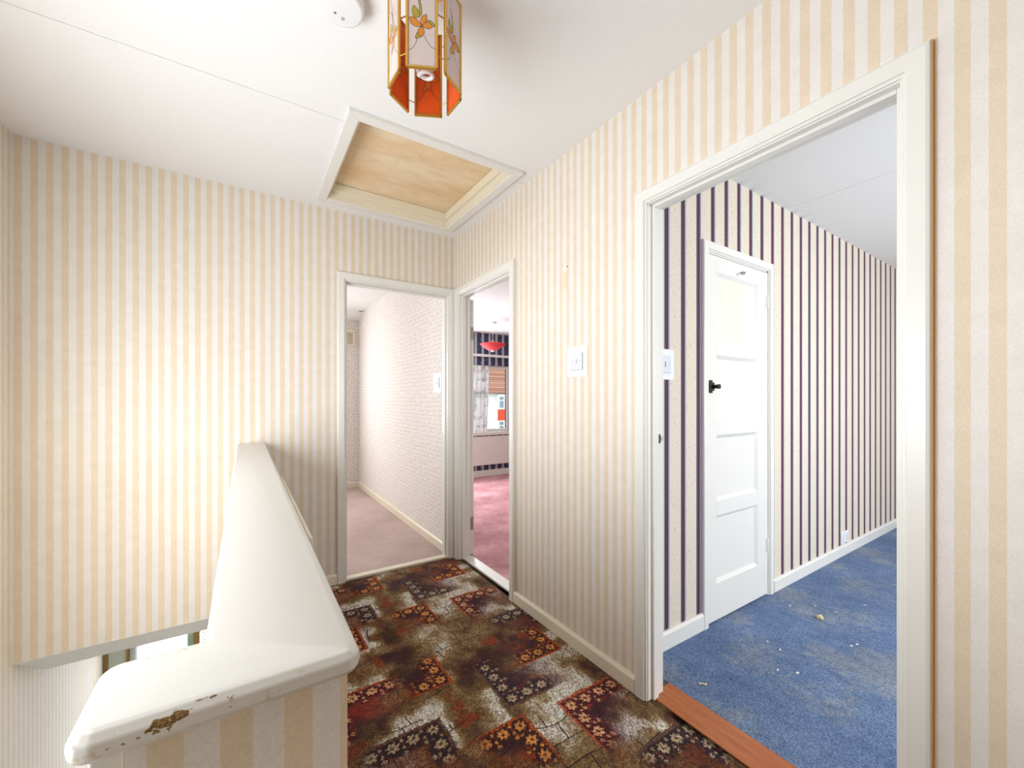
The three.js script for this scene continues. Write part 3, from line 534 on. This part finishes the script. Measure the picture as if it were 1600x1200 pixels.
  mk('stem', cyl(0.005, 0.005, CEIL - C.y - H, [C.x, C.y + H, C.z], 12), brass, t);
  mk('ceiling_cup', cyl(0.026, 0.045, 0.03, [C.x, CEIL - 0.03, C.z], 28), brass, t);
  mk('lamp_holder', cyl(0.019, 0.016, 0.05, [C.x, C.y + H - 0.075, C.z]), plastic, t);
  const bulb = mk('bulb_base', cyl(0.02, 0.022, 0.045, [C.x, C.y + H - 0.12, C.z]), plastic, t);
  const pts = []; for (let i = 0; i <= 70; i++) { const a = i / 70 * Math.PI * 7; pts.push([C.x + Math.cos(a) * 0.021, C.y + H - 0.125 - i / 70 * 0.09, C.z + Math.sin(a) * 0.021]); }
  mk('spiral_tube', tube(pts, 0.006, 180, 10), plastic, bulb);
}

// ---------------------------------------------------------------- radiator on the landing face of the half wall
{
  const t = thing('radiator', 'cream panel radiator on the landing side of the half wall', 'radiator', [-1.21, 0.16, 0.85]);
  const z0 = 0.22, z1 = 1.46, y0 = 0.2, y1 = 0.775;
  mk('panel', rbx(-1.183, -1.171, y0, y1, z0, z1, 0.005, 3), glossCream, t);
  for (let k = 0; k < 24; k++) { const z = z0 + 0.04 + k * (z1 - z0 - 0.08) / 23; mk('flute', rbx(-1.173, -1.168, y0 + 0.04, y1 - 0.04, z - 0.014, z + 0.014, 0.0024), glossCream, t); }
  mk('top_rail', rbx(-1.2, -1.171, y1 - 0.035, y1 - 0.006, z0 + 0.01, z1 - 0.01, 0.008, 3), glossCream, t); mk('bottom_rail', rbx(-1.2, -1.171, y0 + 0.006, y0 + 0.035, z0 + 0.01, z1 - 0.01, 0.008, 3), glossCream, t);
  for (const z of [z0 + 0.15, z1 - 0.15]) mk('bracket', rbx(-1.257, -1.18, 0.55, 0.66, z - 0.015, z + 0.015, 0.002), glossCream, t);
  for (const z of [z0 + 0.02, z1 - 0.02]) { mk('pipe', cyl(0.0075, 0.0075, 0.225, [-1.205, 0.0, z], 12), glossCream, t); mk('valve', cyl(0.017, 0.014, 0.06, [-1.205, 0.195, z], 16), plastic, t); }
}

// ---------------------------------------------------------------- marks left on the striped walls
{
  const tape = std({ color: srgb(232, 208, 176), roughness: 0.8 });
  mk('tape_mark', bx(-0.001, 0.0005, 1.76, 1.845, 1.283, 1.306), tape, wallRight);
  mk('nail', cyl(0.003, 0.003, 0.004, [-0.002, 1.865, 1.309], 8), darkMetal, wallRight);
}

// ---------------------------------------------------------------- windows
function makeWindow(name, label, axis, a, s, u0, u1, y0, y1, mullions, sill = true) {
  const t = thing(name, label, 'window', axis === 'z' ? [(u0 + u1) / 2, y0, a] : [a, y0, (u0 + u1) / 2]); t.userData.kind = 'structure';
  const b = (p0, p1, q0, q1, d0, d1, r = 0.003) => { const e0 = a + s * d0, e1 = a + s * d1, lo = Math.min(e0, e1), hi = Math.max(e0, e1); return axis === 'z' ? rbx(p0, p1, q0, q1, lo, hi, r) : rbx(lo, hi, q0, q1, p0, p1, r); };
  const f = 0.045;
  mk('frame', [b(u0, u0 + f, y0, y1, -0.085, -0.035), b(u1 - f, u1, y0, y1, -0.085, -0.035), b(u0 + f, u1 - f, y0, y0 + f, -0.085, -0.035), b(u0 + f, u1 - f, y1 - f, y1, -0.085, -0.035)], gloss, t);
  const edges = [u0 + f, ...mullions.flatMap((m) => [m - 0.022, m + 0.022]), u1 - f];
  for (const m of mullions) mk('mullion', b(m - 0.022, m + 0.022, y0 + f, y1 - f, -0.083, -0.037), gloss, t);
  for (let i = 0; i < edges.length; i += 2) mk('pane', b(edges[i], edges[i + 1], y0 + f, y1 - f, -0.062, -0.058, 0.001), glass, t);
  if (sill) mk('sill', b(u0 - 0.05, u1 + 0.05, y0 - 0.045, y0 + 0.002, -0.04, 0.07, 0.006), gloss, t);
  return t;
}
makeWindow('window_1', 'white framed landing window over the stairs', 'x', -2.258, 1, 0.8, 2.6, 0.5, 1.65, [1.4, 2.0], false);
makeWindow('window_2', 'white framed window of the blue carpeted bedroom', 'z', 4.6, -1, 0.95, 2.85, 0.85, 2.05, [1.58, 2.22]);
const wB = makeWindow('window_3', 'white framed front bedroom window looking onto the house opposite', 'z', -2.7, 1, 0.44, 2.255, 0.69, 1.735, [1.52]);
mk('casement_seal_shadow', bx(2.197, 2.21, 0.736, 1.69, -2.768, -2.755), std({ color: srgb(86, 88, 100), roughness: 0.6 }), wB);  // dark strip: seal, with the shadow of the open casement put into its colour
makeWindow('window_4', 'white framed window of the box room', 'z', -3.0, 1, -2.1, -1.0, 0.85, 1.95, [-1.55]);

// ---------------------------------------------------------------- front bedroom
{
  const t = thing('pendant_lamp', 'red pleated saucer pendant lamp hanging before the navy wall', 'lamp', [1.433, 1.84, -1.86]);
  const X = 1.433, Z = -1.86, YB = 1.852;
  mk('ceiling_rose', cyl(0.045, 0.05, 0.022, [X, 2.213, Z]), plastic, t);
  mk('cord', cyl(0.003, 0.003, 0.27, [X, 1.95, Z], 8), plastic, t);
  mk('lamp_holder', cyl(0.018, 0.016, 0.05, [X, 1.945, Z], 16), std({ color: srgb(190, 170, 110), roughness: 0.4 }), t);
  const N = 96, R = 0.172, ring = (r, y, n) => { const o = []; for (let i = 0; i < N; i++) { const a = i / N * Math.PI * 2, q = r * (1 + (i % 2 ? 0.018 : -0.018)); o.push([X + Math.cos(a) * q, y, Z + Math.sin(a) * q]); } return o; };
  const prof2 = [[0.03, YB + 0.002], [0.06, YB + 0.01], [0.11, YB + 0.04], [0.15, YB + 0.07], [R, YB + 0.088], [0.16, YB + 0.097], [0.1, YB + 0.103], [0.045, YB + 0.106]], rings = prof2.map(([r, y]) => ring(r, y)), v = [];
  for (let k = 0; k + 1 < rings.length; k++) for (let i = 0; i < N; i++) { const j = (i + 1) % N; v.push(...rings[k][i], ...rings[k + 1][i], ...rings[k + 1][j], ...rings[k][i], ...rings[k + 1][j], ...rings[k][j]); }
  const g = new THREE.BufferGeometry(); g.setAttribute('position', new THREE.Float32BufferAttribute(v, 3)); g.computeVertexNormals();
  mk('shade', g, new THREE.MeshPhysicalMaterial({ color: srgb(222, 60, 66), roughness: 0.9, transmission: 0.35, thickness: 0, side: THREE.DoubleSide }), t);
  mk('bulb', cyl(0.02, 0.026, 0.05, [X, YB - 0.012, Z], 16), plastic, t);
}
{
  const g = new THREE.PlaneGeometry(0.34, 1.03, 90, 24), p = g.attributes.position;
  for (let i = 0; i < p.count; i++) { const x = p.getX(i), y = p.getY(i); p.setX(i, x + (0.5 - (y + 0.515)) * -0.035 * (x > 0 ? 1 : 0.4)); p.setZ(i, Math.sin(x * 92) * 0.014 + Math.sin(x * 41 + y * 1.3) * 0.009); }
  g.computeVertexNormals(); g.translate(1.645, 1.205, -2.655);
  const tx = texture(256, 512, (i, j) => { const b = vnoise(i / 30, j / 46, 9, 11, 4) * 0.6 + vnoise(i / 7, j / 7, 36, 73, 5) * 0.4, k = sstep(0.45, 0.75, b); return mix3([226, 226, 226], [150, 150, 152], k * 0.8); });
  const t = thing('net_curtain', 'grey and white patterned net curtain at the front bedroom window', 'curtain', [1.645, 0.69, -2.655]);
  mk('drape', g, new THREE.MeshPhysicalMaterial({ map: placed(tx, 0.36, 0.72), roughness: 1, transmission: 0.35, thickness: 0, side: THREE.DoubleSide }), t);
}
{
  const t = thing('curtain_rail', 'white curtain rail across the navy striped wall above the window', 'curtain rail', [1.3, 1.86, -2.68]);
  mk('rail', rbx(0.3, 2.45, 1.862, 1.9, -2.664, -2.65, 0.004), plastic, t);
  for (const x of [0.5, 1.35, 2.2]) mk('bracket', rbx(x - 0.012, x + 0.012, 1.866, 1.894, -2.7, -2.66, 0.002), plastic, t);
}
{
  const t = thing('radiator', 'wide white panel radiator under the front bedroom window', 'radiator', [1.65, 0.1, -2.65]);
  mk('panel', rbx(0.85, 2.5, 0.187, 0.632, -2.655, -2.64, 0.006, 3), gloss, t);
  for (const x of [1.1, 2.3]) mk('bracket', rbx(x - 0.015, x + 0.015, 0.3, 0.5, -2.6995, -2.65, 0.002), gloss, t);
  for (const x of [0.88, 2.47]) mk('pipe', cyl(0.0075, 0.0075, 0.2, [x, 0.0, -2.648], 12), gloss, t);
}

// ---------------------------------------------------------------- box room
{
  const t = thing('air_vent', 'small cream louvred air vent high on the box room end wall', 'vent', [-0.2, 1.93, -3.0]);
  mk('frame', [rbx(-0.32, -0.085, 2.115, 2.15, -3.0, -2.984, 0.002), rbx(-0.32, -0.085, 1.93, 1.955, -3.0, -2.984, 0.002), rbx(-0.115, -0.085, 1.955, 2.115, -3.0, -2.984, 0.002), rbx(-0.32, -0.29, 1.955, 2.115, -3.0, -2.984, 0.002)], glossCream, t);
  for (let k = 0; k < 6; k++) { const g = bx(-0.29, -0.115, -0.002, 0.002, -0.012, 0.012); g.rotateX(0.7); g.translate(0, 1.972 + k * 0.025, -2.992); mk('louvre', g, glossCream, t); }
}
tag(mk('cable_end', tube([[-0.032, 2.372, -2.72], [-0.05, 2.366, -2.725], [-0.075, 2.36, -2.735], [-0.09, 2.366, -2.74]], 0.004), darkMetal), 'short dark cable end sticking out at box room ceiling corner', 'cable');

// ---------------------------------------------------------------- crumbs on the blue carpet
{
  const chip = std({ color: srgb(226, 206, 160), roughness: 0.8 });
  const rock = (r, s) => { const g = new THREE.IcosahedronGeometry(r, 1), p = g.attributes.position; for (let i = 0; i < p.count; i++) { const k = 0.7 + 0.6 * hash(Math.round(p.getX(i) * 9e4), Math.round(p.getY(i) * 9e4 + p.getZ(i) * 5e4), s); p.setXYZ(i, p.getX(i) * k, p.getY(i) * k * 0.7, p.getZ(i) * k); } g.computeVertexNormals(); return g; };
  const a = rock(0.016, 3); a.translate(1.285, 0.014, 1.914); tag(mk('plaster_chip', a, chip), 'cream plaster chip lying alone in the middle of the blue carpet', 'debris');
  tag(mk('wood_sliver', tube([[0.25, 0.007, 1.855], [0.262, 0.009, 1.862], [0.272, 0.006, 1.872], [0.282, 0.005, 1.87]], 0.003, 12, 6), chip), 'small curled pale sliver on blue carpet near the wooden threshold', 'debris');
  const white = std({ color: srgb(235, 232, 224), roughness: 0.8 });
  for (let k = 0; k < 14; k++) {
    const x = 0.5 + rnd() * 2.6, z = 1.68 + rnd() * 0.6 * (0.4 + x / 3), g = rock(0.0028 + rnd() * 0.003, k + 5); g.scale(1.6, 0.6, 0.8); g.rotateY(rnd() * 6); g.translate(x, 0.0065, z);
    tag(mk('paint_flake', g, white), 'tiny white paint flake on the blue carpet', 'debris', 'paint flakes on the blue carpet');
  }
}

// ---------------------------------------------------------------- street and the house opposite
struct(mk('ground', deck(-3.6, -3.4, -60, 80, -80, 60, [[-2.4, 4, -3.2, 4.8]]), std({ color: srgb(150, 150, 146), roughness: 1 })), 'grey street outside the house', 'ground');
{
  const ZF = -28, t = thing('house', 'white rendered house with tiled roof seen through the front bedroom window', 'house', [18, -3.4, ZF - 4]);
  const render = std({ color: srgb(240, 240, 238), roughness: 0.9 }), frameW = std({ color: srgb(244, 244, 244), roughness: 0.5 });
  const pane = std({ color: srgb(120, 140, 150), roughness: 0.08 }), hung = std({ color: srgb(206, 70, 34), roughness: 0.8 });
  mk('wall', bx(10, 27, -3.4, 1.95, ZF - 8, ZF), render, t);
  mk('gutter', rbx(9.8, 27.2, 1.72, 1.86, ZF, ZF + 0.35, 0.02), std({ color: srgb(96, 98, 104), roughness: 0.5 }), t);
  const tiles = [0, 1, 2].map((k) => std({ color: [srgb(150, 108, 88), srgb(138, 96, 78), srgb(160, 120, 98)][k], roughness: 0.9 }));
  for (let k = 0; k < 22; k++) { const y = 1.86 + k * 0.2, z = ZF + 0.4 - k * 0.2; const g = bx(9.8, 27.2, -0.03, 0.03, -0.17, 0.17); g.rotateX(0.68); g.translate(0, y, z); mk('tile_course', g, tiles[(k * 7 + (k >> 2)) % 3], t); }
  mk('roof_core', extrudeX([[ZF + 0.3, 1.8], [ZF - 4.2, 6.1], [ZF - 8.4, 1.8]], 10, 27), tiles[1], t);
  const px = (u) => -1.3496 + (u) * 1;
  const B0 = 17.05, B1 = 19.6;
  mk('bay', bx(B0, B1, -3.4, 1.6, ZF, ZF + 0.5), render, t);
  mk('hung_tiles', rbx(B0 - 0.03, B1 + 0.03, -0.66, 0.3, ZF + 0.5, ZF + 0.56, 0.01), hung, t);
  for (const [y0, y1] of [[0.36, 1.5], [-2.0, -0.68]]) for (let k = 0; k < 4; k++) {
    const a = B0 + 0.04 + k * 0.62, b = a + 0.58, w = mk('window', [rbx(a, b, y0, y0 + 0.08, ZF + 0.5, ZF + 0.58, 0.01), rbx(a, b, y1 - 0.08, y1, ZF + 0.5, ZF + 0.58, 0.01), rbx(a, b, y1 - 0.44, y1 - 0.37, ZF + 0.5, ZF + 0.57, 0.01), rbx(a, a + 0.07, y0 + 0.08, y1 - 0.08, ZF + 0.5, ZF + 0.58, 0.01), rbx(b - 0.07, b, y0 + 0.08, y1 - 0.08, ZF + 0.5, ZF + 0.58, 0.01)], frameW, t);
    mk('pane', bx(a + 0.07, b - 0.07, y0 + 0.08, y1 - 0.44, ZF + 0.5, ZF + 0.53), pane, w); mk('pane', bx(a + 0.07, b - 0.07, y1 - 0.37, y1 - 0.08, ZF + 0.5, ZF + 0.53), pane, w);
  }
}

renderer.render(scene, camera);
